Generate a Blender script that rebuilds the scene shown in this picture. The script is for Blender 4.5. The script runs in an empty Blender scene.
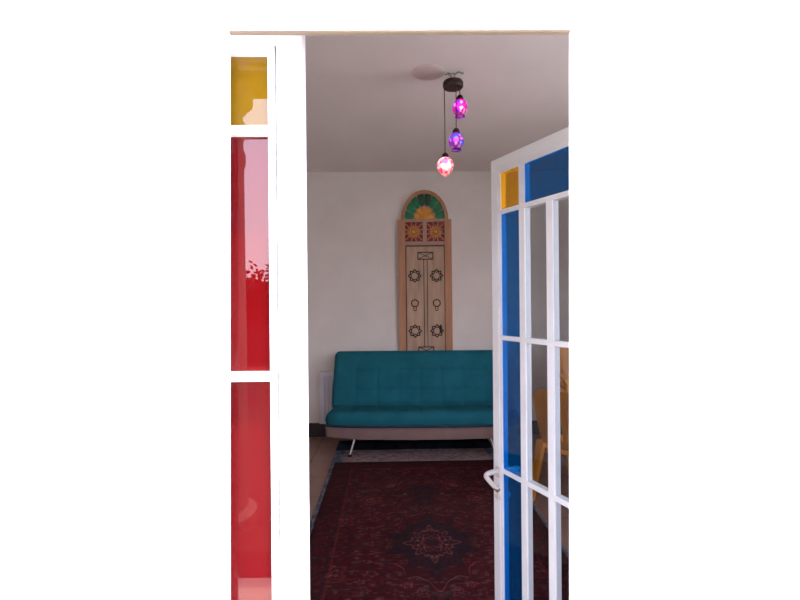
import bpy, bmesh, math, random
import numpy as np
from mathutils import Vector, Matrix
random.seed(7)
PI = math.pi
C = bpy.context.scene.collection
sc = bpy.context.scene

# ------------------------------------------------------------------ camera
F = 470.0
CAM = Vector((0, 0, 1.5))
ROLL, YAW = -0.0085, math.radians(-0.6)
RM = (Matrix.Rotation(YAW, 3, 'Z') @ Matrix.Rotation(PI/2, 3, 'X') @ Matrix.Rotation(ROLL, 3, 'Z'))
cd = bpy.data.cameras.new('camera'); cam = bpy.data.objects.new('camera', cd); C.objects.link(cam)
cam.matrix_world = Matrix.Translation(CAM) @ RM.to_4x4()
cd.sensor_fit = 'HORIZONTAL'; cd.sensor_width = 36; cd.lens = F/800*36; cd.clip_start = 0.02
sc.camera = cam
def pt(px, py, Y):
    d = RM @ Vector(((px-400)/F, -(py-300)/F, -1)); return CAM + d*(Y/d.y)
def fl(px, py, z=0.0):
    d = RM @ Vector(((px-400)/F, -(py-300)/F, -1)); return CAM + d*((z-CAM.z)/d.z)

# ------------------------------------------------------------------ materials
def lin(c):
    return tuple(((v/255)/12.92 if v/255 <= .04045 else (((v/255)+.055)/1.055)**2.4) for v in c)
def newmat(name):
    m = bpy.data.materials.new(name); m.use_nodes = True
    nt = m.node_tree; b = nt.nodes['Principled BSDF']; return m, nt, b
def mat(name, col, rough=.6, metal=0, var=.06, scale=8, bump=0, bscale=60, spec=.5, stretch=None, coat=0):
    m, nt, b = newmat(name); N = nt.nodes; L = nt.links
    tc = N.new('ShaderNodeTexCoord'); mp = N.new('ShaderNodeMapping'); L.new(tc.outputs['Object'], mp.inputs[0])
    if stretch: mp.inputs['Scale'].default_value = stretch
    n = N.new('ShaderNodeTexNoise'); n.inputs['Scale'].default_value = scale; n.inputs['Detail'].default_value = 4
    L.new(mp.outputs[0], n.inputs['Vector'])
    r = N.new('ShaderNodeValToRGB'); L.new(n.outputs['Fac'], r.inputs[0])
    r.color_ramp.elements[0].position = .3; r.color_ramp.elements[1].position = .7
    r.color_ramp.elements[0].color = tuple(max(0, v*(1-var)) for v in col)+(1,)
    r.color_ramp.elements[1].color = tuple(min(1, v*(1+var)) for v in col)+(1,)
    L.new(r.outputs[0], b.inputs['Base Color'])
    b.inputs['Roughness'].default_value = rough; b.inputs['Metallic'].default_value = metal
    b.inputs['Specular IOR Level'].default_value = spec; b.inputs['Coat Weight'].default_value = coat
    if bump:
        n2 = N.new('ShaderNodeTexNoise'); n2.inputs['Scale'].default_value = bscale; n2.inputs['Detail'].default_value = 3
        L.new(mp.outputs[0], n2.inputs['Vector'])
        bp = N.new('ShaderNodeBump'); bp.inputs['Strength'].default_value = bump; bp.inputs['Distance'].default_value = .01
        L.new(n2.outputs['Fac'], bp.inputs['Height']); L.new(bp.outputs[0], b.inputs['Normal'])
    return m
def glass(name, tint, body=None, bodyfac=0.0, ior=1.6, wav=0):
    """coloured sheet glass: clear tinted transmission, optional milky body colour, mirror sheen on top"""
    m = bpy.data.materials.new(name); m.use_nodes = True; nt = m.node_tree; nt.nodes.clear(); N = nt.nodes; L = nt.links
    out = N.new('ShaderNodeOutputMaterial'); tr = N.new('ShaderNodeBsdfTransparent'); tr.inputs[0].default_value = tint+(1,)
    cur = tr.outputs[0]
    if body:
        df = N.new('ShaderNodeBsdfDiffuse'); df.inputs[0].default_value = body+(1,)
        tc = N.new('ShaderNodeTexCoord'); n = N.new('ShaderNodeTexNoise'); n.inputs['Scale'].default_value = 5
        L.new(tc.outputs['Object'], n.inputs['Vector'])
        r = N.new('ShaderNodeValToRGB'); L.new(n.outputs['Fac'], r.inputs[0])
        r.color_ramp.elements[0].color = tuple(v*.85 for v in body)+(1,); r.color_ramp.elements[1].color = tuple(min(1, v*1.15) for v in body)+(1,)
        L.new(r.outputs[0], df.inputs[0])
        mx = N.new('ShaderNodeMixShader'); mx.inputs[0].default_value = bodyfac
        L.new(cur, mx.inputs[1]); L.new(df.outputs[0], mx.inputs[2]); cur = mx.outputs[0]
    gl = N.new('ShaderNodeBsdfGlossy'); gl.inputs['Roughness'].default_value = 0.0; gl.inputs[0].default_value = (1, 1, 1, 1)
    fr = N.new('ShaderNodeFresnel'); fr.inputs['IOR'].default_value = ior
    if wav:
        tc = N.new('ShaderNodeTexCoord'); n = N.new('ShaderNodeTexNoise'); n.inputs['Scale'].default_value = 6
        L.new(tc.outputs['Object'], n.inputs['Vector']); bp = N.new('ShaderNodeBump')
        bp.inputs['Strength'].default_value = wav; bp.inputs['Distance'].default_value = .004
        L.new(n.outputs['Fac'], bp.inputs['Height']); L.new(bp.outputs[0], gl.inputs['Normal'])
    ge = N.new('ShaderNodeNewGeometry'); sb = N.new('ShaderNodeMath'); sb.operation = 'SUBTRACT'; sb.inputs[0].default_value = 1; L.new(ge.outputs['Backfacing'], sb.inputs[1])
    mu = N.new('ShaderNodeMath'); mu.operation = 'MULTIPLY'; L.new(fr.outputs[0], mu.inputs[0]); L.new(sb.outputs[0], mu.inputs[1])
    mx = N.new('ShaderNodeMixShader'); L.new(mu.outputs[0], mx.inputs[0]); L.new(cur, mx.inputs[1]); L.new(gl.outputs[0], mx.inputs[2])
    L.new(mx.outputs[0], out.inputs[0]); return m

M_wall = mat('plaster_wall', lin((221, 214, 207)), .9, var=.04, scale=3, bump=.15, bscale=40)
M_ceil = mat('plaster_ceiling', lin((224, 215, 209)), .9, var=.03, scale=2, bump=.1, bscale=30)
M_fac = mat('facade_paint', (.86, .86, .85), .85, var=.02, bump=.1)
M_white = mat('white_gloss_paint', (.90, .93, .94), .35, var=.02, scale=12)
M_lintel = mat('lintel_paint', (.84, .81, .76), .6, var=.02)
M_black = mat('dark_skirting', lin((44, 36, 36)), .5, var=.2)
M_teal = mat('teal_velvet', lin((32, 98, 112)), .9, var=.10, scale=5, bump=.25, bscale=350, spec=.05)
M_teal.node_tree.nodes['Principled BSDF'].inputs['Sheen Weight'].default_value = 0
M_pipe = mat('dark_blue_piping', lin((16, 44, 68)), .7)
M_base = mat('mauve_grey_upholstery', lin((136, 110, 104)), .9, var=.05, bump=.25, bscale=300)
M_chrome = mat('chrome', (.75, .75, .77), .15, 1, var=.02)
M_rad = mat('radiator_enamel', lin((214, 210, 214)), .4, var=.02)
M_orange = mat('orange_plastic', lin((226, 148, 52)), .4, var=.05)
M_bronze = mat('dark_bronze', lin((62, 46, 42)), .45, .6, var=.15)
M_wood = mat('honey_pine', lin((176, 126, 94)), .6, var=.12, scale=5, stretch=(6, 6, .6))
M_wood2 = mat('pale_pine', lin((178, 146, 122)), .6, var=.16, scale=4, stretch=(5, 5, .8))
M_woodp = mat('pink_pine', lin((172, 136, 116)), .6, var=.08, scale=6)
M_line = mat('burnt_line', lin((48, 32, 28)), .7, var=.15)
M_green = mat('green_stained_glass', lin((12, 112, 70)), .2, var=.25, scale=20)
M_dgreen = mat('dark_green_stained_glass', lin((20, 72, 52)), .2, var=.35, scale=30)
M_amber = mat('amber_stained_glass', lin((214, 142, 42)), .2, var=.3, scale=25)
M_ochre = mat('ochre_fretwork', lin((190, 128, 62)), .5, var=.2, scale=30)
M_redg = mat('dark_red_stained_glass', lin((122, 18, 36)), .2, var=.25, scale=25)
M_steel = mat('galvanised_wire', (.35, .33, .3), .4, .8)
M_handle = mat('ivory_lever_paint', lin((222, 216, 208)), .3, var=.04)
M_worn = mat('worn_brass', lin((150, 120, 98)), .35, .5, var=.2, scale=40)

G_red = glass('red_glass', (.35, .01, .012), lin((102, 7, 11)), .85, 1.59, .012)
G_yel = glass('amber_glass', (.85, .45, .03), lin((132, 100, 7)), .85, 1.59, .012)
G_blue = glass('blue_glass', (.0, .50, .92), lin((0, 92, 142)), .3, 1.45)
G_ylw2 = glass('yellow_glass', (.95, .70, .0), lin((232, 172, 0)), .25, 1.45)
G_clear = glass('clear_glass', (.76, .78, .80), None, 0, 1.45)

# floor: brown stone tiles
def floor_mat():
    m, nt, b = newmat('brown_floor_tiles'); N = nt.nodes; L = nt.links
    tc = N.new('ShaderNodeTexCoord'); br = N.new('ShaderNodeTexBrick'); L.new(tc.outputs['Object'], br.inputs['Vector'])
    br.offset = 0; br.inputs['Scale'].default_value = 1; br.inputs['Brick Width'].default_value = .4; br.inputs['Row Height'].default_value = .4
    br.inputs['Mortar Size'].default_value = .004
    br.inputs['Color1'].default_value = lin((158, 120, 104))+(1,); br.inputs['Color2'].default_value = lin((146, 112, 98))+(1,); br.inputs['Mortar'].default_value = lin((90, 72, 64))+(1,)
    n = N.new('ShaderNodeTexNoise'); n.inputs['Scale'].default_value = 9; n.inputs['Detail'].default_value = 5; L.new(tc.outputs['Object'], n.inputs['Vector'])
    mx = N.new('ShaderNodeMix'); mx.data_type = 'RGBA'; mx.blend_type = 'MULTIPLY'; mx.inputs[0].default_value = .35
    L.new(br.outputs[0], mx.inputs[6]); L.new(n.outputs['Color'], mx.inputs[7]); L.new(mx.outputs[2], b.inputs['Base Color'])
    b.inputs['Roughness'].default_value = .45; return m
M_floor = floor_mat()
def paving_mat():
    m, nt, b = newmat('yard_paving'); N = nt.nodes; L = nt.links
    tc = N.new('ShaderNodeTexCoord'); br = N.new('ShaderNodeTexBrick'); L.new(tc.outputs['Object'], br.inputs['Vector'])
    br.inputs['Scale'].default_value = 2; br.inputs['Color1'].default_value = (.07, .055, .045, 1); br.inputs['Color2'].default_value = (.06, .05, .04, 1); br.inputs['Mortar'].default_value = (.04, .035, .03, 1)
    L.new(br.outputs[0], b.inputs['Base Color']); b.inputs['Roughness'].default_value = .9; return m
M_pave = paving_mat()
def vcol_mat(name, rough=.95):
    m, nt, b = newmat(name); N = nt.nodes; L = nt.links
    a = N.new('ShaderNodeAttribute'); a.attribute_name = 'Col'; L.new(a.outputs['Color'], b.inputs['Base Color'])
    n = N.new('ShaderNodeTexNoise'); n.inputs['Scale'].default_value = 260; tc = N.new('ShaderNodeTexCoord'); L.new(tc.outputs['Object'], n.inputs['Vector'])
    bp = N.new('ShaderNodeBump'); bp.inputs['Strength'].default_value = .5; bp.inputs['Distance'].default_value = .004
    L.new(n.outputs['Fac'], bp.inputs['Height']); L.new(bp.outputs[0], b.inputs['Normal'])
    b.inputs['Roughness'].default_value = rough; b.inputs['Specular IOR Level'].default_value = .15; return m
M_rug = vcol_mat('wool_pile')

# ------------------------------------------------------------------ mesh helpers
def box(bm, x0, x1, y0, y1, z0, z1):
    v = [bm.verts.new(p) for p in ((x0,y0,z0),(x1,y0,z0),(x1,y1,z0),(x0,y1,z0),(x0,y0,z1),(x1,y0,z1),(x1,y1,z1),(x0,y1,z1))]
    for f in ((0,3,2,1),(4,5,6,7),(0,1,5,4),(1,2,6,5),(2,3,7,6),(3,0,4,7)): bm.faces.new([v[i] for i in f])
def BS(*a):
    bm = bmesh.new(); box(bm, *a); return bm
def prism_y(bm, pts, y0, y1):
    """polygon in (x,z) extruded along y"""
    a = [bm.verts.new((x, y0, z)) for x, z in pts]; b = [bm.verts.new((x, y1, z)) for x, z in pts]
    n = len(pts); bm.faces.new(a); bm.faces.new(b[::-1])
    for i in range(n): bm.faces.new((a[i], b[i], b[(i+1) % n], a[(i+1) % n]))
def tube(bm, path, r, seg=12, caps=True):
    path = [Vector(p) for p in path]; rs = r if isinstance(r, (list, tuple)) else [r]*len(path)
    rings = []; up = None
    for i, p in enumerate(path):
        t = (path[min(i+1, len(path)-1)]-path[max(i-1, 0)]).normalized()
        if up is None: up = t.orthogonal().normalized()
        up = (up - t*up.dot(t)).normalized(); s = t.cross(up)
        rings.append([bm.verts.new(p + (up*math.cos(2*PI*k/seg)+s*math.sin(2*PI*k/seg))*rs[i]) for k in range(seg)])
    for a, b in zip(rings, rings[1:]):
        for k in range(seg): bm.faces.new((a[k], a[(k+1) % seg], b[(k+1) % seg], b[k]))
    if caps: bm.faces.new(rings[0][::-1]); bm.faces.new(rings[-1])
def lathe(bm, prof, cx=0, cy=0, seg=28):
    rings = [[bm.verts.new((cx+r*math.cos(2*PI*k/seg), cy+r*math.sin(2*PI*k/seg), z)) for k in range(seg)] for r, z in prof]
    for a, b in zip(rings, rings[1:]):
        for k in range(seg): bm.faces.new((a[k], a[(k+1) % seg], b[(k+1) % seg], b[k]))
    bm.faces.new(rings[0][::-1]); bm.faces.new(rings[-1])
def smooth_path(pts, n=6):
    pts = [Vector(p) for p in pts]; out = []
    for i in range(len(pts)-1):
        p0 = pts[max(i-1, 0)]; p1 = pts[i]; p2 = pts[i+1]; p3 = pts[min(i+2, len(pts)-1)]
        for k in range(n):
            t = k/n; out.append(.5*((2*p1)+(-p0+p2)*t+(2*p0-5*p1+4*p2-p3)*t*t+(-p0+3*p1-3*p2+p3)*t**3))
    out.append(pts[-1]); return out
def obj(name, bm, m, parent=None, smooth=False, bevel=0, label=None, loc=None):
    bmesh.ops.recalc_face_normals(bm, faces=bm.faces[:])
    me = bpy.data.meshes.new(name); bm.to_mesh(me); bm.free()
    for p in me.polygons: p.use_smooth = smooth
    me.materials.append(m)
    o = bpy.data.objects.new(name, me); C.objects.link(o)
    if parent: o.parent = parent
    if bevel:
        b = o.modifiers.new('bevel', 'BEVEL'); b.width = bevel; b.segments = 2; b.limit_method = 'ANGLE'; b.angle_limit = math.radians(50)
    if smooth:
        es = o.modifiers.new('split', 'EDGE_SPLIT'); es.split_angle = math.radians(45)
    if label: o['label'] = label
    if loc: o.location = loc
    return o
def tag(o, label, cat, kind=None, group=None):
    o['label'] = label; o['category'] = cat
    if kind: o['kind'] = kind
    if group: o['group'] = group
    return o
def thing(name, label, cat, loc=(0, 0, 0), rz=0, kind=None, group=None):
    o = bpy.data.objects.new(name, None); C.objects.link(o); o.location = loc; o.rotation_euler = (0, 0, rz); o.empty_display_size = .1
    return tag(o, label, cat, kind, group)
def B(): return bmesh.new()

# ------------------------------------------------------------------ room shell
YB = 5.2; XL, XR = -1.7, 2.7; YF = 0.97; H = 2.92
bm = B(); box(bm, XL, XR, .80, YB, -.1, 0); tag(obj('floor', bm, M_floor), 'brown stone tile floor of the room', 'floor', 'structure')
bm = B(); box(bm, XL-.15, XR+.15, YF, YB+.15, H, H+.2); tag(obj('ceiling', bm, M_ceil), 'pale plastered ceiling with the pendant lamp', 'ceiling', 'structure')
bm = B(); box(bm, XL-.15, XR+.15, YB, YB+.15, -.1, H); tag(obj('wall_back', bm, M_wall), 'plain back wall behind the teal sofa', 'wall', 'structure')
bm = B(); box(bm, XL-.15, XL, YF, YB, -.1, H); tag(obj('wall_left', bm, M_wall), 'left side wall of the room', 'wall', 'structure')
# right wall with opening for the added window
wy0, wy1, wz0, wz1 = 1.3, 3.1, .95, 2.35
bm = B()
box(bm, XR, XR+.15, YF, wy0, -.1, H); box(bm, XR, XR+.15, wy1, YB, -.1, H); box(bm, XR, XR+.15, wy0, wy1, -.1, wz0); box(bm, XR, XR+.15, wy0, wy1, wz1, H)
tag(obj('wall_right', bm, M_wall), 'right side wall with an added window', 'wall', 'structure')
w = thing('added_window_1', 'added unseen white framed window in the right side wall', 'window', (XR+.07, (wy0+wy1)/2, wz0), 0, 'structure')  # out-of-view window, added to bring daylight into the room
bm = B(); W = wy1-wy0; Hh = wz1-wz0
for a, b, c, d in ((-W/2, W/2, 0, .05), (-W/2, W/2, Hh-.05, Hh), (-W/2, -W/2+.05, .05, Hh-.05), (W/2-.05, W/2, .05, Hh-.05), (-.03, .03, .05, Hh-.05)):
    box(bm, -.03, .03, a, b, c, d)
obj('window_frame', bm, M_white, w)
bm = B(); box(bm, -.004, .004, -W/2+.05, W/2-.05, .05, Hh-.05); obj('pane', bm, G_clear, w)
w2 = thing('added_window_2', 'added unseen white framed window in the front wall right of the doors', 'window', (1.75, .94, .9), 0, 'structure')  # second out-of-view window, added to brighten the ceiling near the doors
bm = bmesh.new()
for a, b, c, d in ((-.65, .65, 0, .05), (-.65, .65, 1.10, 1.15), (-.65, -.60, .05, 1.10), (.60, .65, .05, 1.10), (-.025, .025, .05, 1.10)):
    box(bm, a, b, -.025, .025, c, d)
obj('window_frame', bm, M_white, w2)
bm = bmesh.new(); box(bm, -.60, .60, -.003, .003, .05, 1.10); obj('pane', bm, G_clear, w2)
# front wall: inner leaf carries the doors, outer sheet is added to whiten both sides
def xat(px, z, Y):          # opening edge leaned to stand upright in the view
    a, b = pt(px, 0, Y), pt(px, 600, Y); t = (z-b.z)/(a.z-b.z); return b.x+(a.x-b.x)*t
bm = B(); Yo0, Yo1 = .880, .912; ZT = 2.05
for side, px in ((-1, 230.4), (1, 569.0)):
    pts_b = [(xat(px, 0, Yo1), 0), (xat(px, ZT, Yo1), ZT)]
    far = -3.2 if side < 0 else 1.1; sp = .03*side
    lo = [(pts_b[0][0]+sp, Yo0, -.1), (pts_b[0][0], Yo1, -.1), (far, Yo1, -.1), (far, Yo0, -.1)]
    hi = [(pts_b[1][0]+sp, Yo0, ZT), (pts_b[1][0], Yo1, ZT), (far, Yo1, ZT), (far, Yo0, ZT)]
    a = [bm.verts.new(p) for p in lo]; b = [bm.verts.new(p) for p in hi]
    bm.faces.new(a); bm.faces.new(b)
    for i in range(4): bm.faces.new((a[i], a[(i+1) % 4], b[(i+1) % 4], b[i]))
box(bm, -3.2, 3.2, Yo0, Yo1, ZT, 3.3)
for ya, yb in ((Yo0, Yo1), (Yo1, YF)):      # added_window_2 opening in the front wall
    box(bm, 1.1, 2.4, ya, yb, -.1, .9); box(bm, 2.4, 3.2, ya, yb, -.1, 2.06)
box(bm, 1.1, 2.4, Yo1, YF, 2.06, 2.3) if False else None
# inner leaf (behind), wide opening for the double doors
box(bm, -3.2, -1.2, Yo1, YF, -.1, 3.3); box(bm, .80, 1.1, Yo1, YF, -.1, 2.06); box(bm, .80, 3.2, Yo1, YF, 2.06, 3.3); box(bm, -1.2, .80, Yo1+.05, YF, 2.06, 3.3)
tag(obj('wall_front', bm, M_fac), 'white front wall, its outer sheet added, around the glazed double doors', 'wall', 'structure')
# lintel and jambs of the door frame
yl = .866
zl = pt(400, 29.2, yl).z
bm = B(); box(bm, pt(230.4, 30, yl+.01).x, pt(569, 30, yl+.01).x, yl, yl+.0135, zl+.0001, 2.14)
box(bm, .765, .80, .913, .96, 0, 2.05); box(bm, -1.2, -1.165, .913, .96, 0, 2.05)
tag(obj('trim_3', BS(pt(230.4, 30, yl+.01).x, pt(569, 30, yl+.01).x, yl+.004, yl+.0135, zl-.003, zl), mat('shade_tan', (.22, .18, .13), .7, var=.1)), 'thin tan strip painted as the shaded underside of the door frame head', 'shade strip', 'structure')  # tan colour stands in for the shade under the frame head
tag(obj('trim_1', bm, M_lintel), 'white door frame head above the double doors', 'door frame', 'structure')
# dark skirting
def skirt(name, *a):
    bm = B(); box(bm, *a); tag(obj(name, bm, M_black), 'dark skirting along the foot of the '+name.split('_')[1]+' wall', 'skirting', 'structure')
skirt('baseboard_back', XL, XR, YB-.015, YB, 0, .15)
skirt('baseboard_left', XL, XL+.015, YF, YB-.015, 0, .15)
skirt('baseboard_right', XR-.015, XR, YF, YB-.015, 0, .15)

# ------------------------------------------------------------------ glazed door leaves
ZB = 1.5
BARS = [ZB+.3345, ZB-.148, ZB-.66, ZB-1.17]; ZTOP = ZB+.543; ZG1 = ZB+.484; ZG0 = .12
def leaf(name, label, L, sg, loc, rz, yg, sw, col_edge, col_corner, G_edge, G_corner):
    t = thing(name, label, 'door', loc, rz, 'structure')
    s0, e = sw       # stile width, start of glass
    cols = [.178+.140*k for k in range(5)]
    cols = [c for c in cols]; last = L-.178; cols[-1] = last
    X = lambda s: sg*s
    def bx(bm, a, b, y0, y1, z0, z1): box(bm, min(X(a), X(b)), max(X(a), X(b)), y0, y1, z0, z1)
    bm = B()
    zt0 = ZG1+.014; zb1 = ZG0-.014
    bx(bm, 0, s0, 0, .04, .012, ZTOP); bx(bm, L-s0, L, 0, .04, .012, ZTOP)
    bx(bm, s0, L-s0, 0, .04, zt0, ZTOP); bx(bm, s0, L-s0, 0, .04, .012, zb1)
    obj('leaf_frame', bm, M_white, t, bevel=.002)
    # glazing bars and beads: one grille
    bm = B(); g = .004; y0, y1 = .002, (.038 if yg > .01 else .030); h = .0088
    bx(bm, s0+g, e, y0, y1, zb1+g, zt0); bx(bm, L-e, L-s0-g, y0, y1, zb1+g, zt0)
    bx(bm, e, L-e, y0, y1, ZG1, zt0); bx(bm, e, L-e, y0, y1, zb1+g, ZG0)
    for z in BARS: bx(bm, e, L-e, y0, y1, z-h, z+h)
    edges = [ZG0]+[z for z in BARS[::-1]]+[ZG1]
    zl_ = [(ZG0, BARS[3]-h), (BARS[3]+h, BARS[2]-h), (BARS[2]+h, BARS[1]-h), (BARS[1]+h, BARS[0]-h), (BARS[0]+h, ZG1)]
    for i, (za, zb) in enumerate(zl_):
        for c in (cols if i < 4 else (cols[0], cols[-1])): bx(bm, c-.015, c+.015, y0, y1, za, zb)
    obj('glazing_bars', bm, M_white, t, bevel=.0015)
    # thin backing strip in the groove
    bm = B(); bx(bm, s0, s0+g, .034, .037, zb1, zt0); bx(bm, L-s0-g, L-s0, .034, .037, zb1, zt0); bx(bm, s0+g, L-s0-g, .018, .022, zb1, zb1+g)
    obj('groove_strip', bm, M_black, t)
    for i, (za, zb) in enumerate(zl_):
        cc = [e]+(cols if i < 4 else [cols[0], cols[-1]])+[L-e]
        for j in range(len(cc)-1):
            a = cc[j]+(.015 if j else 0); b = cc[j+1]-(.015 if j < len(cc)-2 else 0)
            bm = B(); bx(bm, a, b, yg, yg+.003, za, zb)
            edge = j in (0, len(cc)-2)
            if i == 4: m, lb = (G_corner, 'corner pane of '+col_corner+' glass') if edge else (G_edge, 'wide top pane of '+col_edge+' glass')
            else: m, lb = (G_edge, 'side pane of '+col_edge+' glass') if edge else (G_clear, None)
            if name == 'door_1' and not edge and i < 4: m, lb = G_clear, None
            obj('glass_pane', bm, m, t, label=lb)
    return t
# closed left leaf
pL = pt(306.8, 60, .916)
pLb = pt(311.5, 560, .916)
dl = leaf('door_1', 'closed white glazed door leaf with red and amber panes', .95, -1, (( pL.x+pLb.x)/2-.010, .916, 0), 0, .0185, (.050, .0675), 'red', 'amber', G_red, G_yel)
# right leaf, swung inwards
pR = pt(491.2, 200, 1.85)
ANG = math.atan2(-.911, .411)
dr = leaf('door_2', 'open white glazed door leaf with blue, yellow and clear panes', .95, 1, (pR.x+.0, 1.85, 0), ANG, .007, (.040, .055), 'blue', 'yellow', G_blue, G_ylw2)
# lever handles on the open leaf
zh = pt(488, 471, 1.83).z
def lever(y_s, y_face):
    hnd = bpy.data.objects.new('handle', None); C.objects.link(hnd); hnd.parent = dr; hnd['label'] = 'ivory lever handle'
    bm = B()
    box(bm, .020, .044, min(y_face, y_face+.006*y_s), max(y_face, y_face+.006*y_s), zh-.022, zh+.022)
    obj('backplate', bm, M_handle, hnd, bevel=.004)
    bm = B(); pth = smooth_path([(.032, y_face+.004*y_s, zh), (.032, y_face+.035*y_s, zh+.002), (.034, y_face+.058*y_s, zh-.004), (.055, y_face+.062*y_s, zh-.014), (.085, y_face+.056*y_s, zh-.030), (.100, y_face+.050*y_s, zh-.038)])
    n = len(pth); tube(bm, pth, [.011-.003*i/n for i in range(n)], 14)
    obj('lever', bm, M_handle, hnd, smooth=True)
    bm = B(); tube(bm, [(.032, y_face, zh-.095), (.032, y_face+.010*y_s, zh-.095)], [.013, .010], 16); obj('keyhole', bm, M_handle, hnd, smooth=True)
lever(-1, 0); lever(1, .04)
# worn brass latch tongue below the lever
bm = B(); tube(bm, [(.086, -.0545, zh-.0325), (.1002, -.050, zh-.040)], [.0100, .0095], 12)
obj('worn_grip', bm, M_worn, dr, smooth=True)

# ------------------------------------------------------------------ sofa
SCX = .252; SW = 1.88; YS = 4.40
sofa = thing('sofa_bed', 'teal tufted sofa bed with mauve grey base against the back wall', 'sofa', (SCX, YS, .012), math.radians(-.35))
def slab(nx, ny, W, Hh, T, r, p, disp, place):
    """rounded cushion slab: u across, v up; disp(x,v) pulls the front face in; place(x,v,t)->xyz"""
    bm = B(); fr, bk = [], []
    for j in range(ny+1):
        sv = -1+2*j/ny; v = math.copysign(abs(sv)**.8, sv) if False else math.sin(sv*PI/2)
        vv = v*Hh/2; d = abs(vv)-(Hh/2-r); hw = W/2 if d <= 0 else W/2-r+math.sqrt(max(0, r*r-d*d))
        rf, rb = [], []
        for i in range(nx+1):
            su = -1+2*i/nx; u = math.copysign(1-(1-abs(su))**1.15, su)
            x = u*hw
            ex = max(0, 1-(hw-abs(x))/p) if p else 0; ez = max(0, 1-(Hh/2-abs(vv))/p)
            e2 = min(1, math.hypot(ex, ez)); th = T/2*math.sqrt(max(0, 1-e2**2.4))
            rf.append(bm.verts.new(place(x, vv, -(th-disp(x, vv)*min(1, th/(T/2)*1.0)))))
            rb.append(bm.verts.new(place(x, vv, th)))
        fr.append(rf); bk.append(rb)
    for j in range(ny):
        for i in range(nx):
            bm.faces.new((fr[j][i], fr[j][i+1], fr[j+1][i+1], fr[j+1][i])); bm.faces.new((bk[j][i], bk[j+1][i], bk[j+1][i+1], bk[j][i+1]))
    bmesh.ops.remove_doubles(bm, verts=bm.verts[:], dist=.0004)
    return bm
def seam(d, w): return math.exp(-(d/w)**2)
def tuft_back(x, v):       # v in [-.3,.3]
    W2 = SW/2; s = 0
    xs = [-.68+.2267*k for k in range(7)]; zs = [.095, -.105, -.25]
    inside_x = abs(x) < .70; inside_z = v < .125
    for z in zs:
        if inside_x: s = max(s, seam(v-z, .014)*.7)
    if inside_z:
        for a in xs: s = max(s, seam(x-a, .014)*.6)
    for a in xs:
        for z in zs: s = max(s, 1.25*math.exp(-(((x-a)/.03)**2+((v-z)/.03)**2)))
    return .016*s
bh = .60; tilt = math.radians(14)
def pl_back(x, v, t):
    z0 = .652; y0 = .575
    return (x*(.985+.015*(-v/.3)), y0+v*math.sin(tilt)+t*math.cos(tilt), z0+v*math.cos(tilt)-t*math.sin(tilt)*.4)
bm = slab(150, 70, SW-.02, bh, .15, .055, .06, tuft_back, pl_back)
obj('backrest', bm, M_teal, sofa, smooth=True)
def tuft_seat(x, v):       # v along depth
    s = 0
    for a in [-.68+.2267*k for k in range(7)]: s = max(s, seam(x-a, .016)*.6)
    for z in (.17, -.06): s = max(s, seam(v-z, .016)*.6)
    for a in [-.68+.2267*k for k in range(7)]:
        for z in (.17, -.06): s = max(s, 1.2*math.exp(-(((x-a)/.03)**2+((v-z)/.03)**2)))
    return .014*s
def pl_seat(x, v, t):
    bow = .035*(1-(x/(SW/2))**2)      # the front edge bows out a little
    y = .31+v; fy = max(0, -v/.34)
    x *= .978
    return (x, y-bow*fy, .375-t*1.0-.10*(v+.34) - (.02*fy if t > 0 else 0))
bm = slab(150, 50, SW, .68, .155, .07, .085, tuft_seat, pl_seat)
obj('seat', bm, M_teal, sofa, smooth=True)
# dark piping under the seat edge
bm = B(); pth = []
for k in range(41):
    x = -SW/2+.02+(SW-.04)*k/40; pth.append((x, -.03-.035*(1-(x/(SW/2))**2)-.016+.06*(abs(x)/(SW/2))**8, .320))
tube(bm, pth, .011, 8); obj('piping', bm, M_pipe, sofa, smooth=True)
# upholstered base with curved lower edge
bm = B(); nb = 40; fr_t, fr_b, bk_t, bk_b = [], [], [], []
for k in range(nb+1):
    x = (-SW/2+SW*k/nb)*.978; q = abs(x)/(SW*.978/2); bow = .035*(1-q*q)
    zb = .187+.022*q**4
    yf_ = -.03-bow+.03*q**8
    fr_t.append(bm.verts.new((x, yf_, .316))); fr_b.append(bm.verts.new((x*.99, yf_+.012, zb))); bk_t.append(bm.verts.new((x, .60, .316))); bk_b.append(bm.verts.new((x*.99, .60, zb)))
for k in range(nb):
    for a, b in ((fr_t, fr_b), (fr_b, bk_b), (bk_b, bk_t), (bk_t, fr_t)): bm.faces.new((a[k], a[k+1], b[k+1], b[k]))
for k in (0, nb): bm.faces.new((fr_t[k], fr_b[k], bk_b[k], bk_t[k]))
obj('base', bm, M_base, sofa, bevel=.012, smooth=True)
for sx in (-1, 1):
    for yy, fy in ((.10, .085), (.55, .60)):
        bm = B(); tube(bm, [(sx*.638, yy+.03, .205), (sx*.692, fy, .012)], [.013, .013], 12)
        lg = obj('leg', bm, M_chrome, sofa, smooth=True)
        bm = B(); lathe(bm, [(.018, 0), (.022, .004), (.022, .014), (.014, .02)], sx*.694, fy, 16); obj('foot', bm, M_black, lg, smooth=True)

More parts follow.
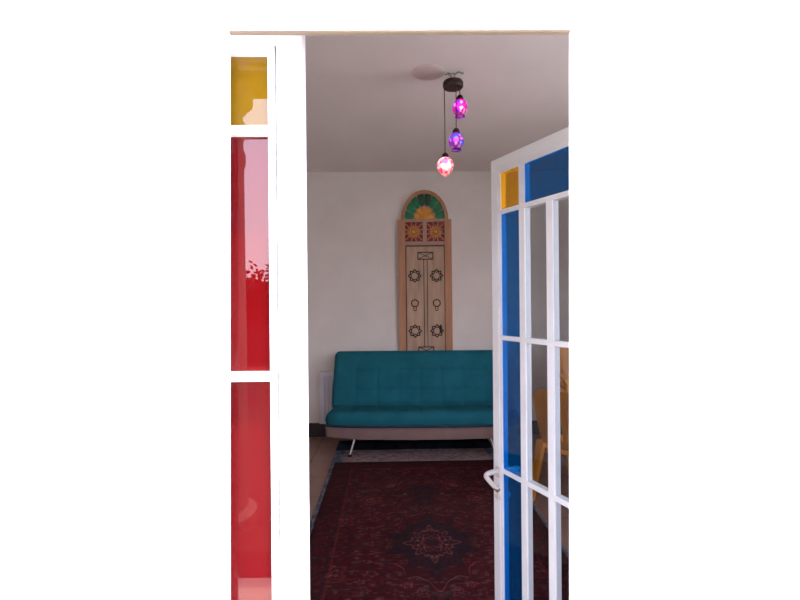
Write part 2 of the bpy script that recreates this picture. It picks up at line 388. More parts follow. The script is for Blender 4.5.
# ------------------------------------------------------------------ rugs
def rug_mesh(name, W, L, res, colf, parent=None, thick=.008):
    nx, ny = int(W/res), int(L/res)
    xs = np.linspace(-W/2, W/2, nx+1); ys = np.linspace(-L/2, L/2, ny+1); XX, YY = np.meshgrid(xs, ys)
    col = colf(XX, YY).reshape(-1, 4)
    top = np.stack([XX.ravel(), YY.ravel(), np.full(XX.size, thick)], 1)
    # skirt ring down to the floor
    ring = [(i, 0) for i in range(nx+1)]+[(nx, j) for j in range(1, ny+1)]+[(i, ny) for i in range(nx-1, -1, -1)]+[(0, j) for j in range(ny-1, 0, -1)]
    ridx = [j*(nx+1)+i for i, j in ring]; base = top[ridx].copy(); base[:, 2] = 0
    verts = np.concatenate([top, base]); col = np.concatenate([col, col[ridx]*.6])
    i, j = np.meshgrid(np.arange(nx), np.arange(ny)); a = (j*(nx+1)+i).ravel()
    q = np.stack([a, a+1, a+nx+2, a+nx+1], 1)
    n0 = len(top); R = len(ridx); rr = np.array(ridx); k = np.arange(R); k2 = (k+1) % R
    q2 = np.stack([rr[k], n0+k, n0+k2, rr[k2]], 1); q = np.concatenate([q, q2])
    me = bpy.data.meshes.new(name); me.vertices.add(len(verts)); me.vertices.foreach_set('co', verts.astype(np.float32).ravel())
    me.loops.add(q.size); me.loops.foreach_set('vertex_index', q.astype(np.int32).ravel())
    me.polygons.add(len(q)); me.polygons.foreach_set('loop_start', np.arange(0, q.size, 4, dtype=np.int32)); me.polygons.foreach_set('loop_total', np.full(len(q), 4, np.int32))
    me.update(calc_edges=True); me.validate()
    ca = me.color_attributes.new('Col', 'FLOAT_COLOR', 'POINT'); ca.data.foreach_set('color', col.astype(np.float32).ravel())
    me.materials.append(M_rug); o = bpy.data.objects.new(name, me); C.objects.link(o)
    if parent: o.parent = parent
    return o
rs = np.random.RandomState(5)
def vnoise(x, y, f, seed):
    r = np.random.RandomState(seed).rand(64, 64); X = x*f+100; Y = y*f+100
    xi = np.floor(X).astype(int); yi = np.floor(Y).astype(int); fx = X-xi; fy = Y-yi; fx = fx*fx*(3-2*fx); fy = fy*fy*(3-2*fy)
    g = lambda a, b: r[a % 64, b % 64]
    return (g(xi, yi)*(1-fx)+g(xi+1, yi)*fx)*(1-fy)+(g(xi, yi+1)*(1-fx)+g(xi+1, yi+1)*fx)*fy
def L3(c): return np.array(tuple(v*.33 for v in lin(c))+(1,))
RED, PINK, NAVY, ROSE, CREAM, DRED = L3((104, 20, 34)), L3((215, 128, 126)), L3((62, 42, 58)), L3((150, 58, 66)), L3((176, 140, 130)), L3((84, 16, 30))
def blend(c, m, k): m = np.clip(m, 0, 1)[..., None]; return c*(1-m)+k*m
def ss(d, w): return np.clip(.5-d/w, 0, 1)
def persian(W, L):
    def f(x, y):
        ax, ay = np.abs(x), np.abs(y)
        c = np.broadcast_to(RED, x.shape+(4,)).copy()
        c = blend(c, vnoise(x, y, 30, 1)*.35, DRED)
        # vines
        n = vnoise(ax, ay, 7, 2)+.5*vnoise(ax, ay, 15, 3)
        c = blend(c, ss(np.abs(n-.75)-.010, .012)*.45, ROSE); c = blend(c, ss(np.abs(n-.55)-.008, .012)*.35, NAVY)
        # rosettes
        r2 = np.random.RandomState(11)
        spots = []
        for _ in range(1500):
            px, py = r2.rand()*W/2, r2.rand()*L/2
            if all(math.hypot(px-a, py-b) > .062 for a, b, *_ in spots): spots.append((px, py, .012+.016*r2.rand(), r2.randint(4), r2.rand()*6))
        g1 = vnoise(x, y, 55, 41); g2 = vnoise(ax, ay, 38, 43)
        for px, py, r, kc, ph in spots:
            dx, dy = ax-px, ay-py; m_ = (np.abs(dx) < .07) & (np.abs(dy) < .07)
            d = np.hypot(dx*.75, dy*1.1); th = np.arctan2(dy, dx); rr = r*(1+.35*np.cos((3+kc)*th+ph)+.25*(g2-.5))
            k = (ROSE, NAVY, PINK, NAVY)[kc]
            c = blend(c, m_*ss(np.abs(d-rr)-.003, .008)*(.2+.6*g1), k); c = blend(c, m_*ss(d-rr*.5, .008)*(.2+.5*g1), (NAVY, ROSE, DRED, PINK)[kc])
        hf = vnoise(ax*.7, ay*1.3, 62, 51); hg = vnoise(ax, ay, 11, 53)
        c = blend(c, ss(.70-hf, .08)*np.clip(hg*1.6-.3, 0, 1)*.45, ROSE); c = blend(c, ss(.74-vnoise(ax*.6, ay*1.2, 50, 55), .08)*.28, CREAM*.8); c = blend(c, ss(.72-vnoise(ax, ay, 44, 57), .08)*.5, NAVY)
        # central medallion: lobed lozenge, dark filigree ring, pink rosette
        th = np.arctan2(ay/.42, ax/.34)
        d = ((ax/.35)**1.35+(ay/.44)**1.35)**(1/1.35)
        q = d/(1+.07*np.cos(12*th)+.025*np.cos(24*th))
        brk = (vnoise(ax, ay, 11, 31) > .38)
        c = blend(c, ss(q-1.0, .03)*.35, DRED); c = blend(c, brk*ss(np.abs(q-1.0)-.006, .022)*.7, PINK)
        c = blend(c, ss(np.abs(q-1.12)-.006, .022)*(vnoise(ax, ay, 14, 33) > .55)*.6, ROSE)
        q2 = d/(.76*(1+.12*np.cos(10*th+PI)+.05*np.cos(20*th)))
        fil = np.abs(vnoise(ax, ay, 34, 9)+.5*vnoise(ax, ay, 60, 19)-.75)
        c = blend(c, ss(q2-1, .05)*.9, NAVY*.7); c = blend(c, ss(q2-1, .05)*ss(fil-.03, .04)*.55, RED); c = blend(c, ss(q2-.97, .05)*ss(np.abs(fil-.14)-.02, .03)*.4, ROSE)
        q3 = d/(.42*(1+.10*np.cos(8*th)+.10*np.cos(16*th)))
        c = blend(c, ss(q3-1, .05)*.5, DRED); c = blend(c, ss(np.abs(q3-.98)-.03, .06)*.8*(.4+.6*g1), PINK); c = blend(c, ss(q3-.92, .05)*ss(fil-.05, .05)*.7, PINK); c = blend(c, ss(np.abs(q3-.60)-.04, .05)*.9, NAVY)
        c = blend(c, ss(np.abs(q3-.38)-.05, .06)*.7, ROSE); c = blend(c, ss(q3-.2, .06)*.8, NAVY)
        # pendants above and below
        for s, a, b in ((.60, .10, .09), (.80, .13, .12)):
            d4 = np.hypot(x/a, (ay-s)/b); t4 = np.arctan2((ay-s), x)
            q4 = d4/(1+.16*np.cos(6*t4)+.08*np.cos(12*t4)); c = blend(c, ss(q4-1, .08)*.8, NAVY*.8); c = blend(c, ss(np.abs(q4-.95)-.04, .08)*.6, ROSE); c = blend(c, ss(q4-.8, .1)*ss(fil-.05, .05)*.6, ROSE)
        for cx_, cy_ in ((.40, .62), (.26, .88), (.58, .30)):
            t5 = np.arctan2(ay-cy_, ax-cx_); d5 = np.hypot((ax-cx_)/.085, (ay-cy_)/.075)/(1+.2*np.cos(5*t5)); c = blend(c, ss(np.abs(d5-.9)-.1, .1)*.65, ROSE); c = blend(c, ss(d5-.5, .1)*ss(fil-.08, .05)*.6, PINK)
        # border
        e = np.minimum(W/2-ax, L/2-ay)
        bmsk = ss(e-.17, .004)
        c = blend(c, bmsk*.55, DRED)
        for a, wd, k, al in ((.17, .006, ROSE, .6), (.145, .004, NAVY, .8), (.035, .005, NAVY, .8), (.02, .006, DRED, .8)): c = blend(c, ss(np.abs(e-a)-wd, .004)*al, k)
        along = np.where(W/2-ax < L/2-ay, y, x)
        c = blend(c, ss(np.hypot((np.mod(along, .16)-.08), e-.09)-.03*(1+.2*np.cos(5*along*40)), .01)*.3*g1, ROSE)
        c = blend(c, ss(np.hypot((np.mod(along+.08, .16)-.08), e-.09)-.018, .01)*.7, NAVY)
        wear = vnoise(x, y, 2.2, 21); c = blend(c, np.clip(wear-.55, 0, 1)*.25, CREAM*.6)
        return c
    return f
BLUEG, PK, PK2, DKB = L3((182, 190, 206)), L3((250, 215, 212)), L3((205, 165, 168)), L3((44, 52, 76))
def kilim(W, L):
    def f(x, y):
        c = np.broadcast_to(BLUEG, x.shape+(4,)).copy()
        c = blend(c, ss(.5-vnoise(x, y, 24, 4), .3)*.5, L3((70, 84, 108)))
        top = L/2-y                       # distance from far edge
        band = ss(np.abs(y-(L/2-.50))-.17, .01)*(1-ss(W/2-np.abs(x)-.10, .01))
        c = blend(c, band, PK)
        zig = np.abs(np.mod(x, .22)-.11)/.11*.09
        c = blend(c, band*ss(np.abs(y-(L/2-.60)-zig)-.014, .012)*.8, PK2)
        c = blend(c, band*ss(np.abs(y-(L/2-.48)-zig)-.008, .012)*.6, CREAM)
        blk = ss(top-.32, .01)
        c = blend(c, blk, DKB); c = blend(c, blk*ss(np.abs(np.mod(x, .2)-.1)-.075, .01)*ss(np.abs(top-.2)-.07, .01)*.5, L3((70, 90, 120)))
        c = blend(c, (vnoise(x, y, 40, 8) > .55)*.25, L3((60, 64, 84)))
        return c
    return f
# lower blue-grey rug reaches under the sofa
far = fl(345, 464.0); lft1 = fl(311.5, 512); lft0 = fl(336.5, 462)
RA = 0.012
RW, RL = 1.52, 2.9
xl = lft0.x+.01
red_c = Vector((xl+RW/2, far.y-RL/2, 0))
kw, kl = 1.58, 3.75
kil = rug_mesh('blue_rug', kw, kl, .01, kilim(kw, kl)); kil.location = (xl-.036+kw/2, far.y+.70-kl/2, .001); kil.rotation_euler.z = RA
tag(kil, 'blue-grey and pink patterned rug lying under the sofa and red rug', 'rug')
red = rug_mesh('persian_rug', RW, RL, .005, persian(RW, RL)); red.location = (red_c.x, red_c.y, .0100); red.rotation_euler.z = RA
tag(red, 'dark red oriental rug with central medallion in front of the sofa', 'rug')

# ------------------------------------------------------------------ radiator
rp = pt(319.5, 372, 5.12); rb = pt(319.5, 424, 5.12)
rad = thing('radiator', 'white panel radiator on the back wall behind the sofa end', 'radiator', (rp.x, 5.122, 0))
RWd = .9
bm = B(); box(bm, 0, RWd, 0, .03, rb.z, rp.z-.012); 
k = 0; x = .03
while x < RWd-.03:
    prism = [(x, 0), (x+.028, 0), (x+.022, -.012), (x+.006, -.012)]
    a = [bm.verts.new((p, q, rb.z+.03)) for p, q in prism]; b = [bm.verts.new((p, q, rp.z-.045)) for p, q in prism]
    bm.faces.new(a); bm.faces.new(b)
    for i in range(4): bm.faces.new((a[i], a[(i+1) % 4], b[(i+1) % 4], b[i]))
    x += .04
obj('panel', bm, M_rad, rad)
bm = B(); box(bm, -.004, RWd+.004, -.014, .07, rp.z-.012, rp.z); obj('top_grille', bm, M_rad, rad, bevel=.003)
for a in (-.004, RWd):
    bm = B(); box(bm, a, a+.004, -.010, .07, rb.z, rp.z-.012); obj('side_cover', bm, M_rad, rad)
bm = B(); tube(bm, smooth_path([(RWd+.004, .035, rb.z+.05), (RWd+.03, .035, rb.z+.045), (RWd+.04, .035, rb.z+.01), (RWd+.04, .035, .001)], 5), .008, 10); obj('pipe', bm, M_rad, rad, smooth=True)
bm = B(); tube(bm, [(RWd+.035, .03, rb.z+.05), (RWd+.035, -.03, rb.z+.05)], .014, 14); obj('valve', bm, M_rad, rad, smooth=True)
for a in (.1, RWd-.14):
    bm = B(); box(bm, a, a+.04, .03, .069, rb.z+.1, rb.z+.4); obj('bracket', bm, M_rad, rad)

# ------------------------------------------------------------------ arched wooden panel
YP = YB-.03
c0 = pt(424.6, 219.5, YP); S = F/YP   # px per metre
pan = thing('wooden_wall_panel', 'arched pine wall panel with green fan window hanging above the sofa', 'wall panel', (c0.x, YB, c0.z))
pan.rotation_euler = (0, math.radians(-.15), 0)
f = 1/S
def PX(px): return (px-424.6)*f
def PZ(py): return (219.5-py)*f
zbot = PZ(365)
def strip(bm, pts, w, y0, y1, closed=False):
    n = len(pts)
    for i in range(n if closed else n-1):
        a = Vector(pts[i]); b = Vector(pts[(i+1) % n]); d = (b-a).normalized(); nrm = Vector((-d.y, d.x))*w/2; e = d*w/2*.6
        q = [a-e+nrm, a-e-nrm, b+e-nrm, b+e+nrm]; prism_y(bm, [(p.x, p.y) for p in q], y0, y1)
for sx in (-1, 1):
    bm = B(); xa, xb = sorted((PX(424.6)+sx*26.7*f, sx*19.7*f)); box(bm, xa, xb, -.045, -.001, zbot, 0); obj('side_board', bm, M_wood, pan, bevel=.003)
bm = B(); box(bm, -19.6*f, 19.6*f, -.035, -.001, zbot, PZ(245)); obj('centre_board', bm, M_wood2, pan)
# fretwork head board (squares zone)
bm = B()
box(bm, -19.6*f, 19.6*f, -.038, -.001, PZ(244.8), PZ(241.5)); box(bm, -19.6*f, 19.6*f, -.038, -.001, PZ(221.8), 0)
box(bm, -2*f, 2*f, -.038, -.001, PZ(241.5), PZ(221.8)); obj('head_board', bm, M_woodp, pan)
# arch ring
RX, RZ = 23.6*f, 29.5*f
bm = B(); n = 40; prev = None
ring = []
for k in range(n+1):
    a = PI*k/n; ring.append(((RX*math.cos(a), RZ*math.sin(a)), ((RX-3.4*f)*math.cos(a), (RZ-3.6*f)*math.sin(a))))
for (o1, i1), (o2, i2) in zip(ring, ring[1:]): prism_y(bm, [o1, o2, i2, i1], -.038, -.001)
bmesh.ops.remove_doubles(bm, verts=bm.verts[:], dist=1e-5); obj('arch_ring', bm, M_wood, pan)
bm = B(); prism_y(bm, [((RX-3.4*f)*math.cos(PI*k/n), (RZ-3.6*f)*math.sin(PI*k/n)) for k in range(n+1)], -.016, -.001); obj('arch_back', bm, M_woodp, pan)
# green fan petals
for k in range(8):
    a0, a1 = PI*(k+.04)/8, PI*(k+.96)/8; pts = []
    for t in (0, 1): 
        for j in range(6):
            a = a0+(a1-a0)*(j/5 if t == 0 else 1-j/5)
            if t == 0: rr = .82+.07*math.sin(PI*j/5)
            else: rr = .50-.06*math.sin(PI*j/5)
            pts.append((RX*rr*math.cos(a), RZ*rr*math.sin(a)+.006))
    bm = B(); prism_y(bm, pts, -.024, -.0161); obj('fan_petal', bm, M_dgreen if k in (3, 4) else M_green, pan)
for k in range(5):
    a0, a1 = PI*(k+.06)/5, PI*(k+.94)/5; am = (a0+a1)/2; pts = [(0, .004)]
    for j in range(9):
        a = a0+(a1-a0)*j/8; rr = .34+.11*math.sin(PI*j/8); pts.append((RX*rr*math.cos(a), RZ*rr*math.sin(a)+.004))
    bm = B(); prism_y(bm, pts, -.028, -.0161); obj('sun_petal', bm, M_amber, pan)
# two rosette squares
for sx in (-1, 1):
    cx = sx*11.0*f; cz = PZ(231.6); hs = 9.4*f; hz = 9.7*f
    bm = B(); box(bm, cx-hs, cx+hs, -.014, -.001, cz-hz, cz+hz); sq = obj('rosette_panel', bm, M_redg, pan)
    bm = B()
    for k in range(12):
        a = 2*PI*k/12; p = []
        for rr, da in ((.018, 0), (.055, -.24), (.078, 0), (.055, .24)): p.append((cx+rr*math.cos(a+da), cz+rr*math.sin(a+da)))
        prism_y(bm, p, -.024, -.0141)
        aa = a+PI/12; e = min(.099/max(abs(math.cos(aa)), abs(math.sin(aa))), .125); strip(bm, [(cx+.07*math.cos(aa), cz+.07*math.sin(aa)), (cx+e*math.cos(aa), cz+e*math.sin(aa))], .010, -.022, -.0141)
    obj('rosette', bm, M_ochre, sq)
    bm = B(); prism_y(bm, [(cx+.02*math.cos(2*PI*k/12), cz+.02*math.sin(2*PI*k/12)) for k in range(12)], -.028, -.0241); obj('rosette_centre', bm, M_amber, sq)
# burnt-in lines on the centre board
y0, y1 = -.0385, -.0351; lw = .013
bm = B(); strip(bm, [(PX(405.3), zbot+.01), (PX(405.3), PZ(246)), (PX(444.2), PZ(246)), (PX(444.2), zbot+.01)], lw, y0, y1); obj('border_line', bm, M_line, pan)
bm = B()
for px in (423.2, 426.6): strip(bm, [(PX(px), PZ(260)), (PX(px), PZ(346.5))], .008, y0, y1)
obj('centre_line', bm, M_line, pan)
for pa, pb in ((252.5, 259.3), (347, 354)):
    bm = B(); c = [(PX(417.4), PZ(pa)), (PX(432.4), PZ(pa)), (PX(432.4), PZ(pb)), (PX(417.4), PZ(pb))]
    strip(bm, c, .011, y0, y1, True); strip(bm, [c[0], c[2]], .007, y0, y1); strip(bm, [c[1], c[3]], .007, y0, y1); obj('crossed_box', bm, M_line, pan)
def circ(cx, cz, r, n, ph=0): return [(cx+r*math.cos(2*PI*k/n+ph), cz+r*math.sin(2*PI*k/n+ph)) for k in range(n)]
for px in (414.0, 435.8):
    for py in (275.8, 331):
        bm = B(); cx, cz = PX(px), PZ(py)
        a = circ(cx, cz, .069, 8, PI/8); b = circ(cx, cz, .043, 8, 0)
        star = [q for pr in zip(circ(cx, cz, .069, 8, 0), circ(cx, cz, .052, 8, PI/8)) for q in pr]
        strip(bm, star, .012, y0, y1, True)
        inner = [q for pr in zip(circ(cx, cz, .037, 8, 0), circ(cx, cz, .047, 8, PI/8)) for q in pr]
        strip(bm, inner, .010, y0, y1, True)
        for p, q in zip(circ(cx, cz, .052, 8, PI/8), circ(cx, cz, .047, 8, PI/8)): strip(bm, [p, q], .008, y0, y1)
        obj('star_motif', bm, M_line, pan)
    bm = B(); cx, cz = PX(px), PZ(303.2); strip(bm, circ(cx, cz, .038, 16), .012, y0, y1, True)
    strip(bm, [(cx-.015, cz-.038), (cx-.012, PZ(310.6)), (cx+.012, PZ(310.6)), (cx+.015, cz-.038)], .008, y0, y1); obj('knocker_motif', bm, M_line, pan)
# dark knot in the wood
bm = B(); kx, kz = PX(439.5), PZ(329); prism_y(bm, [(kx+.016*math.cos(t*PI/6)*(1 if t % 2 else .8), kz+.05*math.sin(t*PI/6)) for t in range(12)], -.0362, -.0351); obj('wood_knot', bm, M_line, pan)

# ------------------------------------------------------------------ pendant lamp
YLp = 2.93
def lamp_glass(name, c1, c2, c3, em):
    m = bpy.data.materials.new(name); m.use_nodes = True; nt = m.node_tree; nt.nodes.clear(); N = nt.nodes; L = nt.links
    out = N.new('ShaderNodeOutputMaterial'); tc = N.new('ShaderNodeTexCoord')
    v = N.new('ShaderNodeTexVoronoi'); v.inputs['Scale'].default_value = 55; L.new(tc.outputs['Object'], v.inputs['Vector'])
    r = N.new('ShaderNodeValToRGB'); r.color_ramp.interpolation = 'CONSTANT'; L.new(v.outputs['Color'], r.inputs[0])
    els = r.color_ramp.elements; els[0].color = c1+(1,); els[0].position = 0; els[1].color = c2+(1,); els[1].position = .4
    e = els.new(.55); e.color = c3+(1,); e = els.new(.68); e.color = c1+(1,)
    tr = N.new('ShaderNodeBsdfTransparent'); L.new(r.outputs[0], tr.inputs[0]); tl = N.new('ShaderNodeBsdfTranslucent'); L.new(r.outputs[0], tl.inputs[0])
    a = N.new('ShaderNodeMixShader'); a.inputs[0].default_value = .6; L.new(tr.outputs[0], a.inputs[1]); L.new(tl.outputs[0], a.inputs[2])
    g = N.new('ShaderNodeBsdfGlossy'); g.inputs['Roughness'].default_value = .1
    b = N.new('ShaderNodeMixShader'); b.inputs[0].default_value = .06; L.new(a.outputs[0], b.inputs[1]); L.new(g.outputs[0], b.inputs[2])
    L.new(b.outputs[0], out.inputs[0]); return m
LG = [lamp_glass('magenta_mosaic_glass', (.60, .01, .32), (.16, .03, .60), (.85, .25, .6), 1), lamp_glass('violet_mosaic_glass', (.30, .03, .45), (.04, .10, .8), (.9, .25, .55), 1), lamp_glass('rose_mosaic_glass', (.85, .06, .14), (.95, .32, .38), (.9, .5, .4), 1)]
def bulb_mat():
    m = bpy.data.materials.new('lit_bulb'); m.use_nodes = True; nt = m.node_tree; nt.nodes.clear()
    o = nt.nodes.new('ShaderNodeOutputMaterial'); e = nt.nodes.new('ShaderNodeEmission'); e.inputs[0].default_value = (1, .93, .97, 1); e.inputs[1].default_value = 13
    nt.links.new(e.outputs[0], o.inputs[0]); return m
M_bulb = bulb_mat()
cc = pt(453, 84.5, YLp)
lamp = thing('pendant_lamp', 'dark bronze pendant lamp with three coloured mosaic glass shades', 'lamp', (cc.x, YLp, H))
def lp(px, py, dy=0): p = pt(px, py, YLp+dy); return (p.x-cc.x, dy, p.z-H)
zc = cc.z-H
bm = B(); lathe(bm, [(.030, zc+.024), (.058, zc+.018), (.064, zc+.008), (.064, zc-.014), (.058, zc-.022), (.02, zc-.024)], 0, 0, 32); obj('canopy', bm, M_bronze, lamp, smooth=True)
bm = B()
tube(bm, smooth_path([(-.01, 0, zc+.02), (-.012, 0, zc+.05), (-.025, .005, -.012), (-.03, 0, 0)], 5), .004, 8)
tube(bm, smooth_path([(.01, 0, zc+.02), (.012, 0, -.02), (.035, -.01, -.006), (.06, -.01, -.016), (.064, 0, -.006)], 5), .0045, 8)
tube(bm, smooth_path([(-.05, .0, -.018), (-.02, 0, -.008), (.02, 0, -.014)], 5), .004, 8)
obj('hook', bm, M_steel, lamp, smooth=True)
specs = [((460.0, 106.5), 0, .02), ((456.2, 139.8), 1, -.02), ((445.2, 164.5), 2, 0.0)]
tops = [((459.5, 92), .02), ((456.0, 92), -.02), ((444.2, 90), 0)]
for (pc, k, dy), (tp, _) in zip(specs, tops):
    x, y, z = lp(*pc, dy); capz = z+.058
    tx, _, tz = lp(*tp, dy)
    bm = B(); tube(bm, [(tx, dy, zc-.022), ((tx+x)/2+.001, dy, (zc+capz)/2), (x, dy, capz)], .0028, 8); obj('cord', bm, M_bronze, lamp, smooth=True)
    bm = B(); lathe(bm, [(.006, capz+.016), (.016, capz+.008), (.022, capz-.004), (.024, capz-.014), (.020, capz-.016)], x, dy, 20); obj('cap', bm, M_bronze, lamp, smooth=True)
    if k < 2: prof = [(.020, .043), (.034, .032), (.047, .010), (.050, -.008), (.044, -.032), (.030, -.050), (.026, -.056), (.034, -.066), (.030, -.068)]
    else: prof = [(.020, .043), (.036, .034), (.050, .012), (.054, -.006), (.048, -.030), (.034, -.052), (.018, -.064), (.006, -.078)]
    bm = B(); lathe(bm, [(r, z+h) for r, h in prof], x, dy, 28)
    sh = obj('lamp_shade', bm, LG[k], lamp, smooth=True, label=('magenta', 'violet', 'rose')[k]+' mosaic glass shade')
    sd = sh.modifiers.new('sub', 'SUBSURF'); sd.levels = 1; sd.render_levels = 2; sh.modifiers.move(1, 0)
    bm = B(); br = (.019, .016, .025)[k]; lathe(bm, [(br*math.sin(PI*j/10)+.0005, z+.004+br*1.25*math.cos(PI*j/10)) for j in range(11)], x, dy, 16); obj('bulb', bm, M_bulb, sh, smooth=True)
# shallow round disc beside the lamp hook, slightly darker than the ceiling
M_patch = mat('ceiling_patch', lin((208, 192, 186)), .85, var=.06, scale=12)
pp = fl(428.5, 72.3, H)
bm = B(); lathe(bm, [(.105, 0), (.10, -.004), (.07, -.008), (.005, -.010)], 0, 0, 36)
tag(obj('trim_2', bm, M_patch, smooth=True, loc=(pp.x, pp.y, H)), 'shallow darker round disc on the ceiling left of the lamp', 'ceiling boss', 'structure')

# ------------------------------------------------------------------ orange plastic chairs
def chair(name, label, group=None):
    t = thing(name, label, 'chair', group=group)
    w, d, sh = .25, .23, .42
    bm = B(); nx, ny = 12, 10
    def sz(x, y): return sh+.012*(x/w)**2+.02*((y+d)/(2*d)) - .01
    for zo in (0, -.006):
        g = [[bm.verts.new((-w+2*w*i/nx, -d+2*d*j/ny, sz(-w+2*w*i/nx, -d+2*d*j/ny)-.025*(max(0, 1-(j/ny)*6))**2+zo)) for i in range(nx+1)] for j in range(ny+1)]
        for j in range(ny):
            for i in range(nx): bm.faces.new((g[j][i], g[j][i+1], g[j+1][i+1], g[j+1][i]))
    obj('seat', bm, M_orange, t, smooth=True)
    # back: y=+ side is front (chair faces +y), back at -y
    bm = B(); nx, ny = 21, 14
    def bp(i, j, off):
        u = -1+2*i/nx; v = j/ny; hw = w*(.92+.08*math.sin(PI*v))*(1 if v < .8 else math.sqrt(max(.0, 1-((v-.8)/.2)**2*.35)))
        return (u*hw, -d-.01-.10*v-.035*(1-u*u)+off, .43+.43*v-(.02*u*u if v > .9 else 0))
    for off in (0, .006):
        g = [[bm.verts.new(bp(i, j, off)) for i in range(nx+1)] for j in range(ny+1)]
        for j in range(ny):
            for i in range(nx):
                if 2 <= j < 11 and i % 3 == 0 and 5 < i < 16: continue
                bm.faces.new((g[j][i], g[j][i+1], g[j+1][i+1], g[j+1][i]))
    obj('backrest', bm, M_orange, t, smooth=True)
    for s in (-1, 1):
        bm = B(); pth = smooth_path([(s*.235, -d-.06, .70), (s*.275, -d+.03, .685), (s*.29, 0, .665), (s*.28, d-.02, .655), (s*.265, d+.02, .62), (s*.26, d+.03, .5)], 5)
        rings = []
        for i, p in enumerate(pth):
            tg = (pth[min(i+1, len(pth)-1)]-pth[max(i-1, 0)]).normalized(); sd_ = Vector((1, 0, 0)); up = tg.cross(sd_).normalized()
            rings.append([bm.verts.new(p+sd_*a*.028+up*b*.006) for a, b in ((-1, -1), (1, -1), (1, 1), (-1, 1))])
        for a, b in zip(rings, rings[1:]):
            for k in range(4): bm.faces.new((a[k], a[(k+1) % 4], b[(k+1) % 4], b[k]))
        bm.faces.new(rings[0]); bm.faces.new(rings[-1]); obj('armrest', bm, M_orange, t, smooth=True)
        for fy in (1, -1):
            bm = B(); x1, y1_ = s*.27, (d+.05 if fy > 0 else -d-.09); x0, y0_ = s*.245, (d-.0 if fy > 0 else -d-.0)
            zt = .62 if fy > 0 else .44
            if fy > 0: x0, y0_ = s*.262, d+.025
            a = [bm.verts.new((x0+p*.032, y0_+q*.022, zt)) for p, q in ((-1, -1), (1, -1), (1, 1), (-1, 1))]; b = [bm.verts.new((x1+p*.018, y1_+q*.016, 0)) for p, q in ((-1, -1), (1, -1), (1, 1), (-1, 1))]
            bm.faces.new(a); bm.faces.new(b)
            for k in range(4): bm.faces.new((a[k], a[(k+1) % 4], b[(k+1) % 4], b[k]))
            obj('leg', bm, M_orange, t, bevel=.005)
    return t
def dup(r0, label):
    r = r0.copy(); C.objects.link(r); r['label'] = label
    for ch in list(r0.children):
        c = ch.copy(); C.objects.link(c); c.parent = r
    return r
ch1 = chair('plastic_chair', 'orange plastic armchair seen through the open door, nearest the sofa', 'orange plastic chairs behind the open door')
ch1.location = (1.42, 3.45, 0); ch1.rotation_euler.z = math.radians(-55)
labs = ['orange plastic armchair behind the open door, bottom of the stack of three', 'orange plastic armchair behind the open door, middle of the stack of three', 'orange plastic armchair behind the open door, topmost of the stack of three']
for k in range(3):
    c = dup(ch1, labs[k]); c.location = (1.74, 4.25, .08*k); c.rotation_euler.z = math.radians(180)

# ------------------------------------------------------------------ the yard behind the camera (seen mirrored in the glass)
bm = B(); box(bm, -9, 9, -12, .80, -.2, -.1); tag(obj('ground', bm, M_pave), 'paved yard outside the doors', 'paving', 'structure')
bm = B(); box(bm, -3, 3, -.72, .80, -.1, -.02); tag(obj('ground', bm, mat('bounce_step_stone', (.66, .57, .46), .8, var=.1)), 'pale terrace step added before the doors to bounce sun onto the ceiling', 'terrace', 'structure')  # pale slab added so sunlight bounces up to the ceiling
M_yw = mat('yard_wall_render', (.045, .035, .03), .9, var=.1, bump=.2)
bm = B(); box(bm, -9, 9, -10.2, -10, -.1, 2.0); tag(obj('wall_yard', bm, M_yw), 'rendered yard wall facing the doors', 'wall', 'structure')
col = thing('porch_column', 'stone column with stepped capital outside the doors', 'column', (-1.30, -1.5, -.1))
M_stone = mat('porch_stone', (.22, .17, .14), .9, var=.1, bump=.2)
bm = B(); lathe(bm, [(.29, 0), (.29, .1), (.232, .14), (.226, 1.6), (.220, 2.56)], 0, 0, 32); obj('shaft', bm, M_stone, col, smooth=True)
bm = B(); lathe(bm, [(.220, 2.56), (.232, 2.60), (.232, 2.66), (.215, 2.70), (.215, 2.76), (.235, 2.80), (.245, 2.86), (.218, 2.90), (.205, 2.97), (.24, 2.98), (.25, 3.02), (.285, 3.03), (.285, 3.14)], 0, 0, 40); obj('capital', bm, M_stone, col)
bm = B(); box(bm, -5, 5, -1.72, -1.28, 3.04, 3.44); tag(obj('porch_beam', bm, M_stone), 'stone beam resting on the column outside', 'beam')
def tree(loc, r, hgt, n, label, seed):
    rnd = random.Random(seed); t = thing('garden_tree', label, 'tree', loc, group='garden trees along the yard')
    bm = B(); tube(bm, smooth_path([(0, 0, 0), (.03, .02, hgt*.4), (-.02, .04, hgt*.75)], 5), [.07]*5+[.05]*5+[.03], 10); obj('trunk', bm, mat('bark', (.12, .08, .06), .9, var=.2), t, smooth=True)
    bm = B()
    for _ in range(n):
        a, b = rnd.random()*2*PI, math.acos(2*rnd.random()-1); q = rnd.random()**.4*r*(1+.25*math.sin(3*a+b*4))
        p = Vector((q*math.sin(b)*math.cos(a), q*math.sin(b)*math.sin(a), hgt*.72+q*.62*math.cos(b)))
        u = Vector((rnd.uniform(-1, 1), rnd.uniform(-1, 1), rnd.uniform(-1, 1))).normalized(); v = u.orthogonal().normalized(); s = .06
        bm.faces.new([bm.verts.new(p+u*s), bm.verts.new(p+v*s*.5), bm.verts.new(p-u*s), bm.verts.new(p-v*s*.5)])
    obj('foliage', bm, M_leaf, t)
M_leaf = mat('leaf_green', (.022, .032, .014), .7, var=.3)
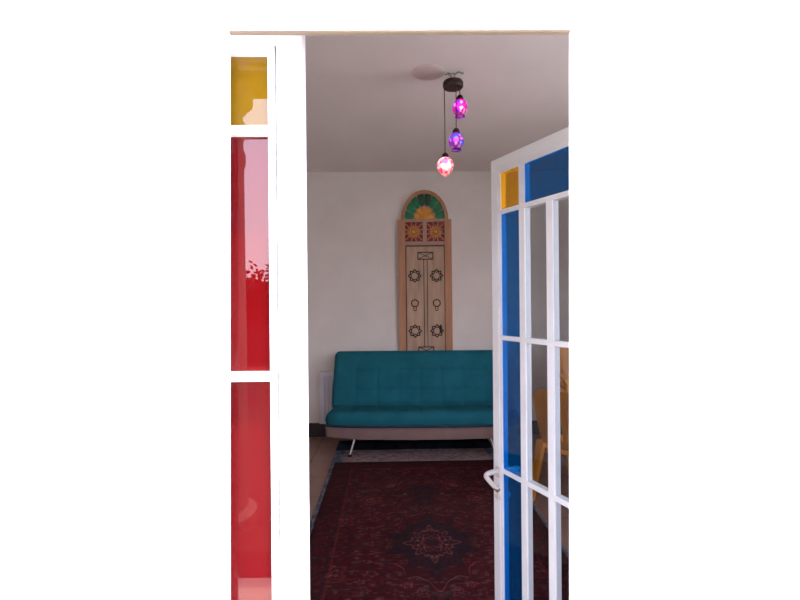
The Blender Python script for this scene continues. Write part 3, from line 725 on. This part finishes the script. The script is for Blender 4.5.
tree((-2.9, -6.0, -.1), .95, 2.3, 3500, 'leafy garden tree nearest the porch column', 3)
tree((-5.2, -7.2, -.1), 1.3, 2.9, 3500, 'larger leafy garden tree by the yard wall', 5)
tree((-.6, -8.0, -.1), .9, 2.0, 2500, 'small leafy garden tree by the yard wall', 8)

# ------------------------------------------------------------------ light
w_ = bpy.data.worlds.new('sky'); sc.world = w_; w_.use_nodes = True; nt = w_.node_tree; bg = nt.nodes['Background']
tc = nt.nodes.new('ShaderNodeTexCoord'); sp = nt.nodes.new('ShaderNodeSeparateXYZ'); nt.links.new(tc.outputs['Generated'], sp.inputs[0])
r = nt.nodes.new('ShaderNodeValToRGB'); nt.links.new(sp.outputs['Z'], r.inputs[0])
e = r.color_ramp.elements; e[0].position = 0; e[0].color = (.88, .82, .90, 1); e[1].position = .75; e[1].color = (.55, .62, .85, 1)
m_ = e.new(.25); m_.color = (.80, .76, .95, 1)
nt.links.new(r.outputs[0], bg.inputs[0]); bg.inputs[1].default_value = 9.5
sl = bpy.data.lights.new('sun', 'SUN'); so = bpy.data.objects.new('sun', sl); C.objects.link(so); sl.energy = 11; sl.angle = .02; sl.color = (1, .88, .74)
so.rotation_euler = Vector((-.25, .28, -1.5)).to_track_quat('-Z', 'Y').to_euler()
def area(name, loc, rot, sx, sy, en, col, portal=False):
    l = bpy.data.lights.new(name, 'AREA'); l.shape = 'RECTANGLE'; l.size = sx; l.size_y = sy; l.energy = en; l.color = col
    o = bpy.data.objects.new(name, l); C.objects.link(o); o.location = loc; o.rotation_euler = rot
    if portal: l.cycles.is_portal = True
    return o
area('window_fill', (XR+.30, (wy0+wy1)/2, (wz0+wz1)/2), (0, PI/2, 0), 1.4, 1.8, 64, (1, .93, .88))  # added fill lamp outside the right wall opening

sc.view_settings.view_transform = 'Standard'; sc.view_settings.look = 'None'; sc.view_settings.exposure = 0; sc.view_settings.gamma = 1
sc.cycles.max_bounces = 10; sc.cycles.transparent_max_bounces = 16; sc.cycles.diffuse_bounces = 5
sc.cycles.sample_clamp_indirect = 6
